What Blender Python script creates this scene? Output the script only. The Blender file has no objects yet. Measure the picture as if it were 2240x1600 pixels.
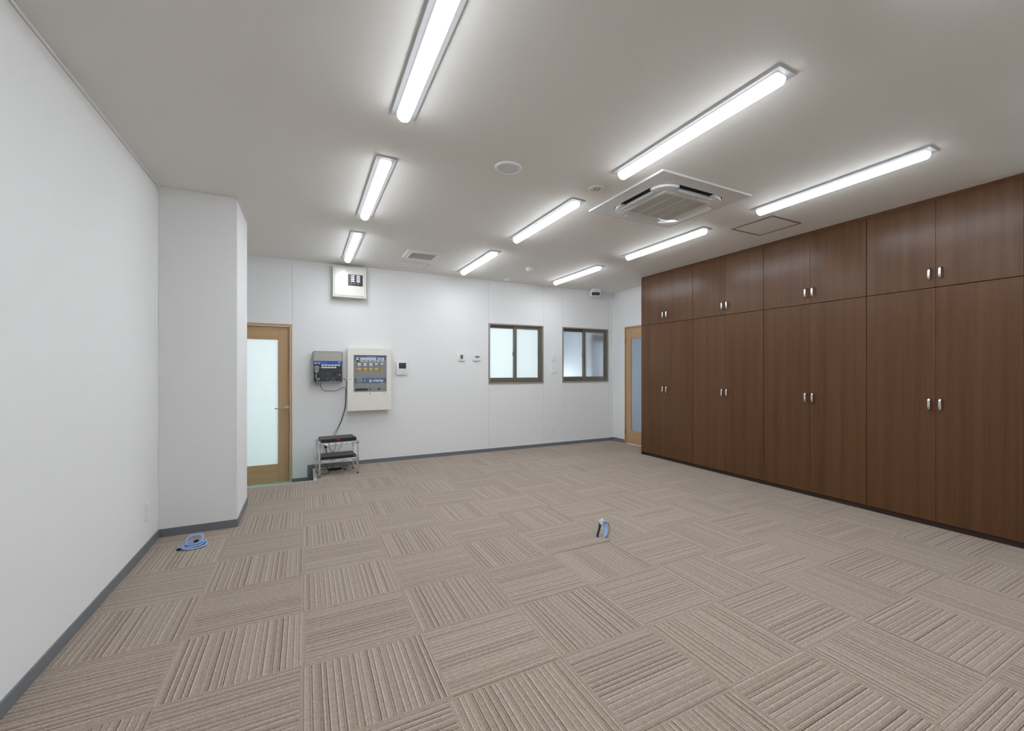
import bpy, bmesh, math, random
from mathutils import Vector, Matrix
random.seed(7)
S = bpy.context.scene
COL = S.collection
PI = math.pi

# ------------------------------------------------------------------ camera
CAM_H = 1.2853
cam_d = bpy.data.cameras.new('camera')
cam = bpy.data.objects.new('camera', cam_d); COL.objects.link(cam)
cam.location = (0, 0, CAM_H)
cam.rotation_euler = (PI / 2, 0, -0.51437)
cam_d.sensor_fit = 'HORIZONTAL'; cam_d.sensor_width = 36.0
cam_d.lens = 979.66 / 2240 * 36.0
cam_d.shift_x = (1120 - 1220.36) / 2240
cam_d.shift_y = 10.13 / 2240
cam_d.clip_start = 0.02
S.camera = cam

# ------------------------------------------------------------------ world / exposure
W = bpy.data.worlds.new('world'); S.world = W; W.use_nodes = True
W.node_tree.nodes['Background'].inputs[0].default_value = (0.6, 0.75, 1.0, 1)
W.node_tree.nodes['Background'].inputs[1].default_value = 0.3
vs = S.view_settings
S.display_settings.display_device = 'sRGB'
vs.view_transform = 'Standard'; vs.look = 'None'; vs.gamma = 1; vs.use_curve_mapping = False
vs.exposure = 0.07
LAMP_STRENGTH = 64.0; LAMP_SIDE = 9.0
LAMP_COLOR = (0.89, 0.95, 1.0, 1)
cy = S.cycles
cy.max_bounces = 12; cy.diffuse_bounces = 8; cy.glossy_bounces = 4; cy.transmission_bounces = 6
cy.use_denoising = True
cy.sample_clamp_indirect = 8

def area(name, loc, rot, sx, sy, power, color):
    d = bpy.data.lights.new(name, 'AREA'); d.shape = 'RECTANGLE'; d.size = sx; d.size_y = sy
    d.energy = power; d.color = color
    o = bpy.data.objects.new(name, d); COL.objects.link(o); o.location = loc; o.rotation_euler = rot
    return o
# daylight arriving in the rooms behind the frosted glass (unseen windows on their far sides, plus one added low fill)
area('hall_daylight', (1.3, 8.75, 1.35), (-PI / 2, 0, 0), 4.2, 1.9, 98, (0.95, 0.975, 1.0))
area('side_room_low_fill', (3.72, 7.20, 0.85), (0, -PI / 2, 0), 0.7, 0.7, 24, (0.93, 0.97, 1.0))  # added fill on the partition, set close to grade the glow across the pane
area('side_room_daylight_east', (6.6, 6.4, 1.2), (0, PI / 2, 0), 1.6, 1.6, 72, (0.72, 0.84, 1.0))

# ------------------------------------------------------------------ room sizes
H = 2.70; XL = -0.979; XR = 4.922; YB = 6.668; YF = -1.7646; WT = 0.10
PX = -0.484; PY0 = 4.499; PY1 = 5.225
WX = 4.472
STEP_X = 0.10; STEP_Y = 5.94; LOW = -0.17

# ------------------------------------------------------------------ materials
def mat(name, color, rough=0.5, metal=0.0, spec=0.5, emit=None, emit_s=0.0, coat=0.0):
    m = bpy.data.materials.new(name); m.use_nodes = True
    b = m.node_tree.nodes['Principled BSDF']
    b.inputs['Base Color'].default_value = (*color, 1)
    b.inputs['Roughness'].default_value = rough
    b.inputs['Metallic'].default_value = metal
    b.inputs['Specular IOR Level'].default_value = spec
    b.inputs['Coat Weight'].default_value = coat
    if emit:
        b.inputs['Emission Color'].default_value = (*emit, 1); b.inputs['Emission Strength'].default_value = emit_s
    return m

def N(m, t, **kw):
    n = m.node_tree.nodes.new(t)
    for k, v in kw.items(): setattr(n, k, v)
    return n
def L(m, a, b): m.node_tree.links.new(a, b)
def M_(m, op, a, b=None, clamp=False):
    n = N(m, 'ShaderNodeMath', operation=op); n.use_clamp = clamp
    for i, v in enumerate((a, b)):
        if v is None: continue
        if isinstance(v, (int, float)): n.inputs[i].default_value = v
        else: L(m, v, n.inputs[i])
    return n.outputs[0]
def noise_bump(m, scale, strength, dist=0.002, coord='Object', vscale=(1, 1, 1), colvar=0.0):
    """fine relief and slight tone grain for plain surfaces"""
    b = m.node_tree.nodes['Principled BSDF']
    tc = N(m, 'ShaderNodeTexCoord'); mp = N(m, 'ShaderNodeMapping'); mp.inputs['Scale'].default_value = vscale
    nz = N(m, 'ShaderNodeTexNoise'); nz.inputs['Scale'].default_value = scale; nz.inputs['Detail'].default_value = 3
    L(m, tc.outputs[coord], mp.inputs[0]); L(m, mp.outputs[0], nz.inputs['Vector'])
    bp = N(m, 'ShaderNodeBump'); bp.inputs['Strength'].default_value = strength; bp.inputs['Distance'].default_value = dist
    L(m, nz.outputs[0], bp.inputs['Height']); L(m, bp.outputs[0], b.inputs['Normal'])
    if colvar:
        c = b.inputs['Base Color'].default_value[:]
        mx = N(m, 'ShaderNodeMix', data_type='RGBA')
        mx.inputs[6].default_value = tuple(v * (1 - colvar) for v in c[:3]) + (1,)
        mx.inputs[7].default_value = tuple(min(1, v * (1 + colvar)) for v in c[:3]) + (1,)
        L(m, nz.outputs[0], mx.inputs[0]); L(m, mx.outputs[2], b.inputs['Base Color'])
    return m

WALL = noise_bump(mat('wall_paint', (0.795, 0.80, 0.805), 0.6, spec=0.25), 260, 0.06, 0.001, colvar=0.012)
WALLPAPER = noise_bump(mat('wallpaper', (0.795, 0.80, 0.805), 0.75, spec=0.2), 180, 0.12, 0.0015, vscale=(1, 1, .35), colvar=0.02)
CEIL = noise_bump(mat('ceiling_board', (0.815, 0.80, 0.772), 0.7, spec=0.25), 220, 0.06, 0.001, colvar=0.012)
BASE = noise_bump(mat('vinyl_skirting', (0.155, 0.167, 0.187), 0.45), 90, 0.04, colvar=0.03)
PALE = mat('pale_nosing', (0.50, 0.50, 0.47), 0.4)
SUB = mat('sub_floor', (0.16, 0.13, 0.11), 0.9)
VINYL = noise_bump(mat('green_vinyl_floor', (0.20, 0.44, 0.36), 0.18), 30, 0.02, colvar=0.04)
WHITE = mat('white_plastic', (0.80, 0.80, 0.80), 0.35)
WHITE_M = mat('white_enamel', (0.78, 0.78, 0.78), 0.3)
GREYW = mat('grey_white_plastic', (0.62, 0.62, 0.61), 0.4)
IVORY = mat('ivory_enamel', (0.80, 0.78, 0.715), 0.3)
IVORY_G = mat('ivory_gloss_enamel', (0.81, 0.79, 0.73), 0.24)
CREAM = mat('cream_plastic', (0.70, 0.68, 0.55), 0.4)
BLACK = mat('black_plastic', (0.012, 0.012, 0.013), 0.4)
BLACK_M = mat('black_metal', (0.03, 0.031, 0.033), 0.45)
RUBBER = mat('black_rubber', (0.015, 0.015, 0.015), 0.8)
DARK = mat('painted_duct_shade', (0.01, 0.009, 0.008), 0.9)  # near-black paint standing in for shade inside the air conditioner
CHROME = mat('chrome', (0.78, 0.79, 0.80), 0.14, metal=1)
NICKEL = mat('satin_nickel', (0.62, 0.60, 0.57), 0.3, metal=1)
BRONZE = mat('bronze_aluminium', (0.19, 0.175, 0.145), 0.38, metal=0.35)
BRONZE_L = mat('bronze_aluminium_light', (0.38, 0.36, 0.31), 0.36, metal=0.35)
ALU = mat('aluminium', (0.7, 0.7, 0.7), 0.3, metal=1)
BLUE = mat('blue_cable_jacket', (0.29, 0.45, 0.80), 0.4)
GREYC = mat('grey_cable_jacket', (0.22, 0.22, 0.22), 0.5)
BLACKC = mat('black_cable_jacket', (0.02, 0.02, 0.02), 0.5)
HATCHF = mat('brown_hatch_frame', (0.25, 0.195, 0.165), 0.5)

def emit_mat(name, color, s):
    m = bpy.data.materials.new(name); m.use_nodes = True; nt = m.node_tree
    nt.nodes.clear(); o = nt.nodes.new('ShaderNodeOutputMaterial'); e = nt.nodes.new('ShaderNodeEmission'); e.name = 'Emission'
    e.inputs[0].default_value = color; e.inputs[1].default_value = s; nt.links.new(e.outputs[0], o.inputs[0])
    return m
LED = emit_mat('lamp_diffuser', LAMP_COLOR, LAMP_STRENGTH)
# the lens throws most of its light downwards: its flanks are dimmer than its belly
_tc = N(LED, 'ShaderNodeTexCoord'); _sp = N(LED, 'ShaderNodeSeparateXYZ'); L(LED, _tc.outputs['Object'], _sp.inputs[0])
def _ramp(z0, z1, v0, v1):
    r = N(LED, 'ShaderNodeMapRange', interpolation_type='SMOOTHSTEP'); L(LED, _sp.outputs[2], r.inputs[0])
    for i_, v_ in ((1, z0), (2, z1), (3, v0), (4, v1)): r.inputs[i_].default_value = v_
    return r.outputs[0]
L(LED, M_(LED, 'ADD', _ramp(-.018, -.030, 1.4, LAMP_SIDE), _ramp(-.040, -.057, 0, LAMP_STRENGTH - LAMP_SIDE)), LED.node_tree.nodes['Emission'].inputs[1])
LED_RED = emit_mat('red_indicator', (1, 0.05, 0.02, 1), 1.2)
LED_GREEN = emit_mat('green_indicator', (0.25, 0.9, 0.25, 1), 0.7)

def frosted(name, tint, alpha=0.8):
    m = bpy.data.materials.new(name); m.use_nodes = True; nt = m.node_tree; nt.nodes.clear()
    o = nt.nodes.new('ShaderNodeOutputMaterial')
    tr = nt.nodes.new('ShaderNodeBsdfTranslucent'); tr.inputs[0].default_value = (*tint, 1)
    df = nt.nodes.new('ShaderNodeBsdfDiffuse'); df.inputs[0].default_value = (tint[0] * .5, tint[1] * .5, tint[2] * .5, 1)
    gl = nt.nodes.new('ShaderNodeBsdfGlossy'); gl.inputs['Roughness'].default_value = 0.22
    mx = nt.nodes.new('ShaderNodeMixShader'); mx.inputs[0].default_value = alpha
    nt.links.new(df.outputs[0], mx.inputs[1]); nt.links.new(tr.outputs[0], mx.inputs[2])
    fr = nt.nodes.new('ShaderNodeFresnel'); fr.inputs[0].default_value = 1.3
    m2 = nt.nodes.new('ShaderNodeMixShader'); nt.links.new(fr.outputs[0], m2.inputs[0])
    nt.links.new(mx.outputs[0], m2.inputs[1]); nt.links.new(gl.outputs[0], m2.inputs[2]); nt.links.new(m2.outputs[0], o.inputs[0])
    return m
GLASS = frosted('frosted_glass', (0.93, 0.955, 0.97))
GLASS_B = frosted('frosted_glass_bluish', (0.90, 0.945, 0.98))
GLASS_D = frosted('frosted_glass_dimmed', (0.48, 0.50, 0.52))  # tint darkened to stand in for weaker light behind this door

def wood(name, dark, light, rough, grain_axis='Z', scale=1.0, coat=0.0, contrast=1.0, spec=.5):
    """fine straight-grained veneer: noise stretched along the grain, offset per object"""
    m = mat(name, dark, rough, coat=coat, spec=spec); b = m.node_tree.nodes['Principled BSDF']
    tc = N(m, 'ShaderNodeTexCoord'); oi = N(m, 'ShaderNodeObjectInfo')
    st = {'Z': (1, 1, .03), 'X': (.03, 1, 1), 'Y': (1, .03, 1)}[grain_axis]
    mp = N(m, 'ShaderNodeMapping'); mp.inputs['Scale'].default_value = tuple(s * scale for s in st)
    off = N(m, 'ShaderNodeVectorMath', operation='ADD')
    cx = N(m, 'ShaderNodeCombineXYZ'); r = M_(m, 'MULTIPLY', oi.outputs['Random'], 37.0)
    for i in range(3): L(m, r, cx.inputs[i])
    L(m, tc.outputs['Object'], off.inputs[0]); L(m, cx.outputs[0], off.inputs[1]); L(m, off.outputs[0], mp.inputs[0])
    n1 = N(m, 'ShaderNodeTexNoise'); n1.inputs['Scale'].default_value = 14; n1.inputs['Detail'].default_value = 4
    n2 = N(m, 'ShaderNodeTexNoise'); n2.inputs['Scale'].default_value = 120; n2.inputs['Detail'].default_value = 3
    L(m, mp.outputs[0], n1.inputs['Vector']); L(m, mp.outputs[0], n2.inputs['Vector'])
    s = M_(m, 'ADD', M_(m, 'MULTIPLY', n1.outputs[0], 0.65), M_(m, 'MULTIPLY', n2.outputs[0], 0.35))
    rp = N(m, 'ShaderNodeMapRange'); rp.inputs[1].default_value = 0.5 - .18 / contrast; rp.inputs[2].default_value = 0.5 + .18 / contrast
    L(m, s, rp.inputs[0])
    mx = N(m, 'ShaderNodeMix', data_type='RGBA'); mx.inputs[6].default_value = (*dark, 1); mx.inputs[7].default_value = (*light, 1)
    L(m, rp.outputs[0], mx.inputs[0]); L(m, mx.outputs[2], b.inputs['Base Color'])
    bp = N(m, 'ShaderNodeBump'); bp.inputs['Strength'].default_value = 0.04; bp.inputs['Distance'].default_value = 0.001
    L(m, n2.outputs[0], bp.inputs['Height']); L(m, bp.outputs[0], b.inputs['Normal'])
    return m
WALNUT = wood('walnut_veneer', (0.078, 0.0345, 0.0145), (0.122, 0.057, 0.0265), 0.28, spec=.25)
WALNUT_D = mat('walnut_dark_edge', (0.035, 0.016, 0.009), 0.5)
OAK_V = wood('oak_veneer_upright', (0.43, 0.265, 0.135), (0.52, 0.345, 0.19), 0.42)
OAK_H = wood('oak_veneer_rail', (0.43, 0.265, 0.135), (0.52, 0.345, 0.19), 0.42, 'X')
OAK_HY = wood('oak_veneer_rail_side', (0.42, 0.275, 0.15), (0.50, 0.34, 0.20), 0.42, 'Y')

def carpet():
    m = mat('striped_carpet', (0.33, 0.28, 0.24), 0.95, spec=0.1); b = m.node_tree.nodes['Principled BSDF']
    tc = N(m, 'ShaderNodeTexCoord'); oi = N(m, 'ShaderNodeObjectInfo'); sp = N(m, 'ShaderNodeSeparateXYZ')
    L(m, tc.outputs['Object'], sp.inputs[0]); x, y = sp.outputs[0], sp.outputs[1]
    rnd = M_(m, 'MULTIPLY', oi.outputs['Random'], 913.0)
    wob = N(m, 'ShaderNodeTexNoise'); wob.inputs['Scale'].default_value = 90; wob.inputs['Detail'].default_value = 1
    L(m, tc.outputs['Object'], wob.inputs['Vector'])
    yw = M_(m, 'ADD', y, M_(m, 'MULTIPLY', M_(m, 'SUBTRACT', wob.outputs[0], 0.5), 0.004))
    g0 = M_(m, 'ADD', M_(m, 'MULTIPLY', yw, 37.0), rnd); G = M_(m, 'FLOOR', g0); fr = M_(m, 'FRACT', g0)
    def wnoise(off):
        w = N(m, 'ShaderNodeTexWhiteNoise', noise_dimensions='1D'); L(m, M_(m, 'ADD', G, off), w.inputs['W']); return w.outputs[0]
    r1, r2, r3 = wnoise(.37), wnoise(17.31), wnoise(71.7)
    p = M_(m, 'ADD', M_(m, 'MULTIPLY', r1, 0.42), 0.18)
    def band(lo, hi): return M_(m, 'MULTIPLY', M_(m, 'GREATER_THAN', fr, lo), M_(m, 'LESS_THAN', fr, hi))
    d1 = M_(m, 'MULTIPLY', band(p, M_(m, 'ADD', p, M_(m, 'ADD', M_(m, 'MULTIPLY', r2, .10), .13))), M_(m, 'ADD', M_(m, 'MULTIPLY', r3, .65), .35))
    d2 = M_(m, 'MULTIPLY', band(M_(m, 'ADD', p, .33), M_(m, 'ADD', p, .44)), M_(m, 'MULTIPLY', M_(m, 'GREATER_THAN', r3, .45), .55))
    lt = M_(m, 'MULTIPLY', band(M_(m, 'SUBTRACT', p, .17), p), M_(m, 'ADD', M_(m, 'MULTIPLY', r2, .6), .4))
    dk = M_(m, 'ADD', d1, d2, True)
    def mixc(f, a, c):
        q = N(m, 'ShaderNodeMix', data_type='RGBA'); L(m, f, q.inputs[0])
        if isinstance(a, tuple): q.inputs[6].default_value = a
        else: L(m, a, q.inputs[6])
        q.inputs[7].default_value = c; return q.outputs[2]
    c1 = mixc(r1, (0.288, 0.230, 0.186, 1), (0.335, 0.275, 0.227, 1))
    c2 = mixc(lt, c1, (0.455, 0.390, 0.330, 1))
    c3 = mixc(dk, c2, (0.118, 0.080, 0.058, 1))
    hband = M_(m, 'SUBTRACT', M_(m, 'MULTIPLY', lt, .4), M_(m, 'MULTIPLY', dk, .8))
    # plain selvedge at the stripe ends
    edge = M_(m, 'GREATER_THAN', M_(m, 'ABSOLUTE', x), 0.2375)
    mx = N(m, 'ShaderNodeMix', data_type='RGBA'); mx.inputs[7].default_value = (0.310, 0.250, 0.204, 1)
    L(m, edge, mx.inputs[0]); L(m, c3, mx.inputs[6])
    # pile speckle
    s1 = N(m, 'ShaderNodeTexNoise'); s1.inputs['Scale'].default_value = 170; s1.inputs['Detail'].default_value = 2
    s2 = N(m, 'ShaderNodeTexNoise'); s2.inputs['Scale'].default_value = 45; s2.inputs['Detail'].default_value = 2
    L(m, tc.outputs['Object'], s1.inputs['Vector']); L(m, tc.outputs['Object'], s2.inputs['Vector'])
    sp_ = M_(m, 'ADD', M_(m, 'MULTIPLY', s1.outputs[0], 0.9), M_(m, 'MULTIPLY', s2.outputs[0], 0.35))
    g = M_(m, 'ADD', M_(m, 'MULTIPLY', M_(m, 'SUBTRACT', sp_, 0.625), 1.15), 1.0)
    g2 = M_(m, 'MULTIPLY', g, M_(m, 'ADD', M_(m, 'MULTIPLY', oi.outputs['Random'], 0.06), 0.97))
    vm = N(m, 'ShaderNodeVectorMath', operation='SCALE'); L(m, mx.outputs[2], vm.inputs[0]); L(m, g2, vm.inputs['Scale'])
    L(m, vm.outputs[0], b.inputs['Base Color'])
    hgt = M_(m, 'ADD', M_(m, 'MULTIPLY', hband, 0.7), M_(m, 'MULTIPLY', s1.outputs[0], 0.7))
    bp = N(m, 'ShaderNodeBump'); bp.inputs['Strength'].default_value = 0.1; bp.inputs['Distance'].default_value = 0.003
    L(m, hgt, bp.inputs['Height']); L(m, bp.outputs[0], b.inputs['Normal'])
    b.inputs['Sheen Weight'].default_value = 0.15
    return m
CARPET = carpet()

# ------------------------------------------------------------------ mesh helpers
def box(bm, x0, x1, y0, y1, z0, z1, bev=0.0, seg=1):
    t = bmesh.new(); bmesh.ops.create_cube(t, size=1)
    for v in t.verts:
        v.co = Vector((x0 + (v.co.x + .5) * (x1 - x0), y0 + (v.co.y + .5) * (y1 - y0), z0 + (v.co.z + .5) * (z1 - z0)))
    if bev: bmesh.ops.bevel(t, geom=t.edges[:], offset=bev, segments=seg, affect='EDGES', profile=.5)
    merge(bm, t); return bm
def merge(bm, t):
    me = bpy.data.meshes.new('tmp'); t.to_mesh(me); t.free(); bm.from_mesh(me); bpy.data.meshes.remove(me)
def rrect_pts(w, h, r, n=5):
    pts = []
    for cx_, cz, a0 in ((w / 2 - r, h / 2 - r, 0), (-w / 2 + r, h / 2 - r, PI / 2), (-w / 2 + r, -h / 2 + r, PI), (w / 2 - r, -h / 2 + r, 1.5 * PI)):
        for k in range(n + 1):
            a = a0 + PI / 2 * k / n; pts.append((cx_ + r * math.cos(a), cz + r * math.sin(a)))
    return pts
def prism(bm, pts, lo, hi, axis='Y', bev=0.0, seg=2):
    """pts in the two other axes (X,Z for axis Y; X,Y for axis Z; Y,Z for axis X), extruded lo..hi"""
    t = bmesh.new()
    def P(a, b, c): return {'Y': (a, c, b), 'Z': (a, b, c), 'X': (c, a, b)}[axis]
    v0 = [t.verts.new(P(a, b, lo)) for a, b in pts]; v1 = [t.verts.new(P(a, b, hi)) for a, b in pts]
    n = len(pts); t.faces.new(v0); t.faces.new(v1)
    for i in range(n): t.faces.new((v0[i], v0[(i + 1) % n], v1[(i + 1) % n], v1[i]))
    if bev:
        es = [e for e in t.edges if (e.verts[0] in v0) == (e.verts[1] in v0)]
        bmesh.ops.bevel(t, geom=es, offset=bev, segments=seg, affect='EDGES', profile=.5)
    bmesh.ops.recalc_face_normals(t, faces=t.faces[:]); merge(bm, t); return bm
def rplate(bm, cx_, cz, w, h, r, y0, y1, bev=0.0, n=5):
    return prism(bm, [(cx_ + a, cz + b) for a, b in rrect_pts(w, h, min(r, w / 2 - 1e-4, h / 2 - 1e-4), n)], y0, y1, 'Y', bev)
def lathe(bm, prof, n=32, c=(0, 0, 0), axis='Z'):
    """prof = [(r, z)] closed at both ends if r == 0"""
    t = bmesh.new(); rings = []
    def P(r, a, z):
        x, y = r * math.cos(a), r * math.sin(a)
        return {'Z': (c[0] + x, c[1] + y, c[2] + z), 'Y': (c[0] + x, c[1] + z, c[2] + y), 'X': (c[0] + z, c[1] + x, c[2] + y)}[axis]
    for r, z in prof:
        rings.append([t.verts.new(P(0, 0, z))] if r < 1e-6 else [t.verts.new(P(r, 2 * PI * k / n, z)) for k in range(n)])
    for A, B in zip(rings, rings[1:]):
        for k in range(n):
            k2 = (k + 1) % n
            q = [A[k % len(A)], A[k2 % len(A)], B[k2 % len(B)], B[k % len(B)]]
            q = list(dict.fromkeys(q))
            if len(q) > 2: t.faces.new(q)
    bmesh.ops.recalc_face_normals(t, faces=t.faces[:]); merge(bm, t); return bm
def smooth_path(pts, n=6, closed=False):
    P = [Vector(p) for p in pts]; out = []; m = len(P)
    rng = range(m) if closed else range(m - 1)
    for i in rng:
        g = lambda k: P[k % m] if closed else P[max(0, min(m - 1, k))]
        p0, p1, p2, p3 = g(i - 1), g(i), g(i + 1), g(i + 2)
        for k in range(n):
            t = k / n
            out.append(.5 * (2 * p1 + (p2 - p0) * t + (2 * p0 - 5 * p1 + 4 * p2 - p3) * t * t + (3 * p1 - p0 - 3 * p2 + p3) * t ** 3))
    if not closed: out.append(P[-1])
    return out
def tube(bm, pts, r, n=8, closed=False, flat=1.0):
    P = [Vector(p) for p in pts]; m = len(P); t = bmesh.new(); rings = []
    up = None
    for i in range(m):
        a = P[(i - 1) % m] if (closed or i) else P[0]; b = P[(i + 1) % m] if (closed or i < m - 1) else P[-1]
        d = (b - a); d = d.normalized() if d.length > 1e-9 else Vector((0, 0, 1))
        if up is None:
            up = Vector((0, 0, 1)) if abs(d.z) < .9 else Vector((1, 0, 0))
        s = d.cross(up)
        s = s.normalized() if s.length > 1e-6 else d.orthogonal().normalized()
        up = s.cross(d).normalized()
        rr = r[i] if isinstance(r, (list, tuple)) else r
        rings.append([t.verts.new(P[i] + rr * (math.cos(2 * PI * k / n) * s + math.sin(2 * PI * k / n) * up * flat)) for k in range(n)])
    pr = list(zip(rings, rings[1:])) + ([(rings[-1], rings[0])] if closed else [])
    for A, B in pr:
        for k in range(n): t.faces.new((A[k], A[(k + 1) % n], B[(k + 1) % n], B[k]))
    if not closed: t.faces.new(rings[0]); t.faces.new(rings[-1])
    bmesh.ops.recalc_face_normals(t, faces=t.faces[:]); merge(bm, t); return bm

def obj(name, bm, m, parent=None, loc=None, smooth=False):
    me = bpy.data.meshes.new(name); bmesh.ops.recalc_face_normals(bm, faces=bm.faces[:]); bm.to_mesh(me); bm.free()
    me.materials.append(m)
    if smooth:
        me.polygons.foreach_set('use_smooth', [True] * len(me.polygons))
        me.set_sharp_from_angle(angle=math.radians(38))
    o = bpy.data.objects.new(name, me); COL.objects.link(o)
    if parent: o.parent = parent
    if loc: o.location = loc
    return o
def nb(): return bmesh.new()
def B(*a, **k): return box(nb(), *a, **k)
def thing(name, label, cat, loc=(0, 0, 0), rot=(0, 0, 0), group=None):
    o = bpy.data.objects.new(name, None); COL.objects.link(o); o.empty_display_size = .1
    o.location = loc; o.rotation_euler = rot; return tag(o, label, cat, group)
def tag(o, label, cat, group=None):
    o['label'] = label; o['category'] = cat
    if group: o['group'] = group
    return o
def struct(o): o['kind'] = 'structure'; return o
def sempty(name, loc=(0, 0, 0), rot=(0, 0, 0)):
    o = bpy.data.objects.new(name, None); COL.objects.link(o); o.location = loc; o.rotation_euler = rot; return struct(o)
def copy_tree(o, parent=None):
    c = o.copy(); COL.objects.link(c)
    if parent: c.parent = parent
    for ch in [k for k in bpy.data.objects if k.parent == o]: copy_tree(ch, c)
    return c

# ================================================================== THE SHELL
# floor: raised slab with a lower well in front of door 1
b = nb()
box(b, XL, XR, YF, STEP_Y - .006, -.25, -.011)
box(b, STEP_X + .006, XR, STEP_Y - .006, YB, -.25, -.011)
floor = struct(obj('floor', b, SUB))
b = nb(); box(b, XL, STEP_X + .02, STEP_Y - .02, YB + .2, LOW - .05, LOW)
obj('well_floor', b, VINYL, floor)
b = nb(); box(b, XL, STEP_X, STEP_Y - .006, STEP_Y, LOW, -.004); box(b, STEP_X, STEP_X + .006, STEP_Y - .006, YB - .008, LOW, -.004)
obj('step_riser', b, BASE, floor)
b = nb()
box(b, STEP_X - .012, STEP_X + .026, STEP_Y - .02, YB - .01, -.006, .002, bev=.0015)
obj('step_nosing', b, PALE, floor)
b = nb(); box(b, XL + .002, STEP_X - .013, STEP_Y - .018, STEP_Y + .004, -.006, .002, bev=.0015)
obj('step_nosing', b, PALE, floor)
TX0, TY0 = -0.0053, 0.2354
def tile_mesh(x0, x1, y0, y1):
    g = .0002; b = nb(); box(b, x0 + g, x1 - g, y0 + g, y1 - g, -.011, 0, bev=.0008)
    me = bpy.data.meshes.new('carpet_tile'); b.to_mesh(me); b.free(); me.materials.append(CARPET); return me
FULL = tile_mesh(-.25, .25, -.25, .25)
n_t = 0
for j in range(-4, 14):
    for i in range(-2, 10):
        x0, x1 = TX0 + .5 * i, TX0 + .5 * (i + 1); y0, y1 = TY0 + .5 * j, TY0 + .5 * (j + 1)
        cx_, cy_ = (x0 + x1) / 2, (y0 + y1) / 2
        ax0, ax1, ay0, ay1 = max(x0, XL), min(x1, XR), max(y0, YF), min(y1, YB)
        if ay1 < 5.5: ax1 = min(ax1, 4.60)                    # under the wardrobes the slab is bare
        if ay1 > STEP_Y and ax0 < STEP_X + .02:
            if ax1 <= STEP_X + .03: ay1 = min(ay1, STEP_Y - .018)
            elif ay0 >= STEP_Y - .3 and j >= 12: ax0 = STEP_X + .026
        pieces = [(ax0, ax1, ay0, ay1)]
        if j == 11 and i == 0:      # corner tile cut round the step
            pieces = [(ax0, ax1, ay0, STEP_Y - .018), (STEP_X + .026, ax1, STEP_Y - .018, y1)]
        for (a0, a1, c0, c1) in pieces:
            if a1 - a0 < .02 or c1 - c0 < .02: continue
            if a1 <= PX + .001 and c0 >= PY0 and c1 <= PY1: continue
            rot = 0 if (i + j) % 2 == 0 else 1
            lx0, lx1, ly0, ly1 = a0 - cx_, a1 - cx_, c0 - cy_, c1 - cy_
            if max(abs(lx0 + .25), abs(lx1 - .25), abs(ly0 + .25), abs(ly1 - .25)) < 1e-4: me = FULL
            elif rot == 0: me = tile_mesh(lx0, lx1, ly0, ly1)
            else: me = tile_mesh(ly0, ly1, -lx1, -lx0)          # local axes of a quarter-turned tile
            o = bpy.data.objects.new('carpet_tile', me); COL.objects.link(o); o.parent = floor
            o.location = (cx_, cy_, 0); o.rotation_euler = (0, 0, rot * PI / 2)
            if (i, j) == (3, 5):                                # one tile corner stands a little proud beside the cable
                o.rotation_euler = (-.006, -.014, 0); o.location.z = .003
            n_t += 1

# walls
struct(obj('wall_left', B(XL - .12, XL, YF, YB + .1, -.25, H), WALLPAPER))
struct(obj('wall_front', B(XL - .12, XR + .1, YF - .12, YF, -.25, H), WALLPAPER))
struct(obj('wall_pillar', B(XL, PX, PY0, PY1, -.25, H, bev=.002), WALLPAPER))
struct(obj('ceiling', B(XL - .12, XR + .12, YF - .12, YB + WT, H, H + .1), CEIL))

# back wall: flush panels with fine recessed joints
wb = sempty('wall_back')
D1 = (-.979, -.141, LOW, 1.872)
W1 = (2.519, 3.488, 1.065, 2.029); W2 = (3.857, 4.826, 1.072, 2.031)
def wall_panel(x0, x1, hole=None):
    g = .0015; b = nb(); y0, y1 = YB, YB + WT; z0 = -.25
    x0 += g; x1 -= g
    if hole is None: box(b, x0, x1, y0, y1, z0, H)
    else:
        hx0, hx1, hz0, hz1 = hole
        hx0 = max(hx0, x0); hx1 = min(hx1, x1)
        if hx0 - x0 > .004: box(b, x0, hx0, y0, y1, z0, H)
        if x1 - hx1 > .004: box(b, hx1, x1, y0, y1, z0, H)
        if hz1 < H: box(b, hx0, hx1, y0, y1, hz1, H)
        box(b, hx0, hx1, y0, y1, z0, hz0)
    obj('wall_panel', b, WALL, wb)
XS = [-.979, -.1395, 2.517, 3.490, 3.855, 4.828, XR]
wall_panel(XS[0], XS[1], D1); wall_panel(XS[1], XS[2]); wall_panel(XS[2], XS[3], W1)
wall_panel(XS[3], XS[4]); wall_panel(XS[4], XS[5], W2); wall_panel(XS[5], XS[6])
for k, x in enumerate(XS[1:-1]):
    b = nb()
    spans = [(-.25, H)]
    if k in (1, 2): spans = [(-.25, W1[2] + .01), (W1[3] - .01, H)]
    if k in (3, 4): spans = [(-.25, W2[2] + .01), (W2[3] - .01, H)]
    if k == 0: spans = [(D1[3] - .01, H)]
    for z0, z1 in spans: box(b, x - .0015, x + .0015, YB + .003, YB + .02, z0, z1)
    obj('joint_strip', b, GREYW, wb)

# right wall with the opening of door 2
D2 = (5.36, 6.301, 0.0, 2.045)
b = nb()
box(b, XR, XR + WT, YF, D2[0], -.25, H); box(b, XR, XR + WT, D2[1], YB + WT, -.25, H)
box(b, XR, XR + WT, D2[0], D2[1], D2[3], H); box(b, XR, XR + WT, D2[0], D2[1], -.25, -.001)
struct(obj('wall_right', b, WALL))

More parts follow.
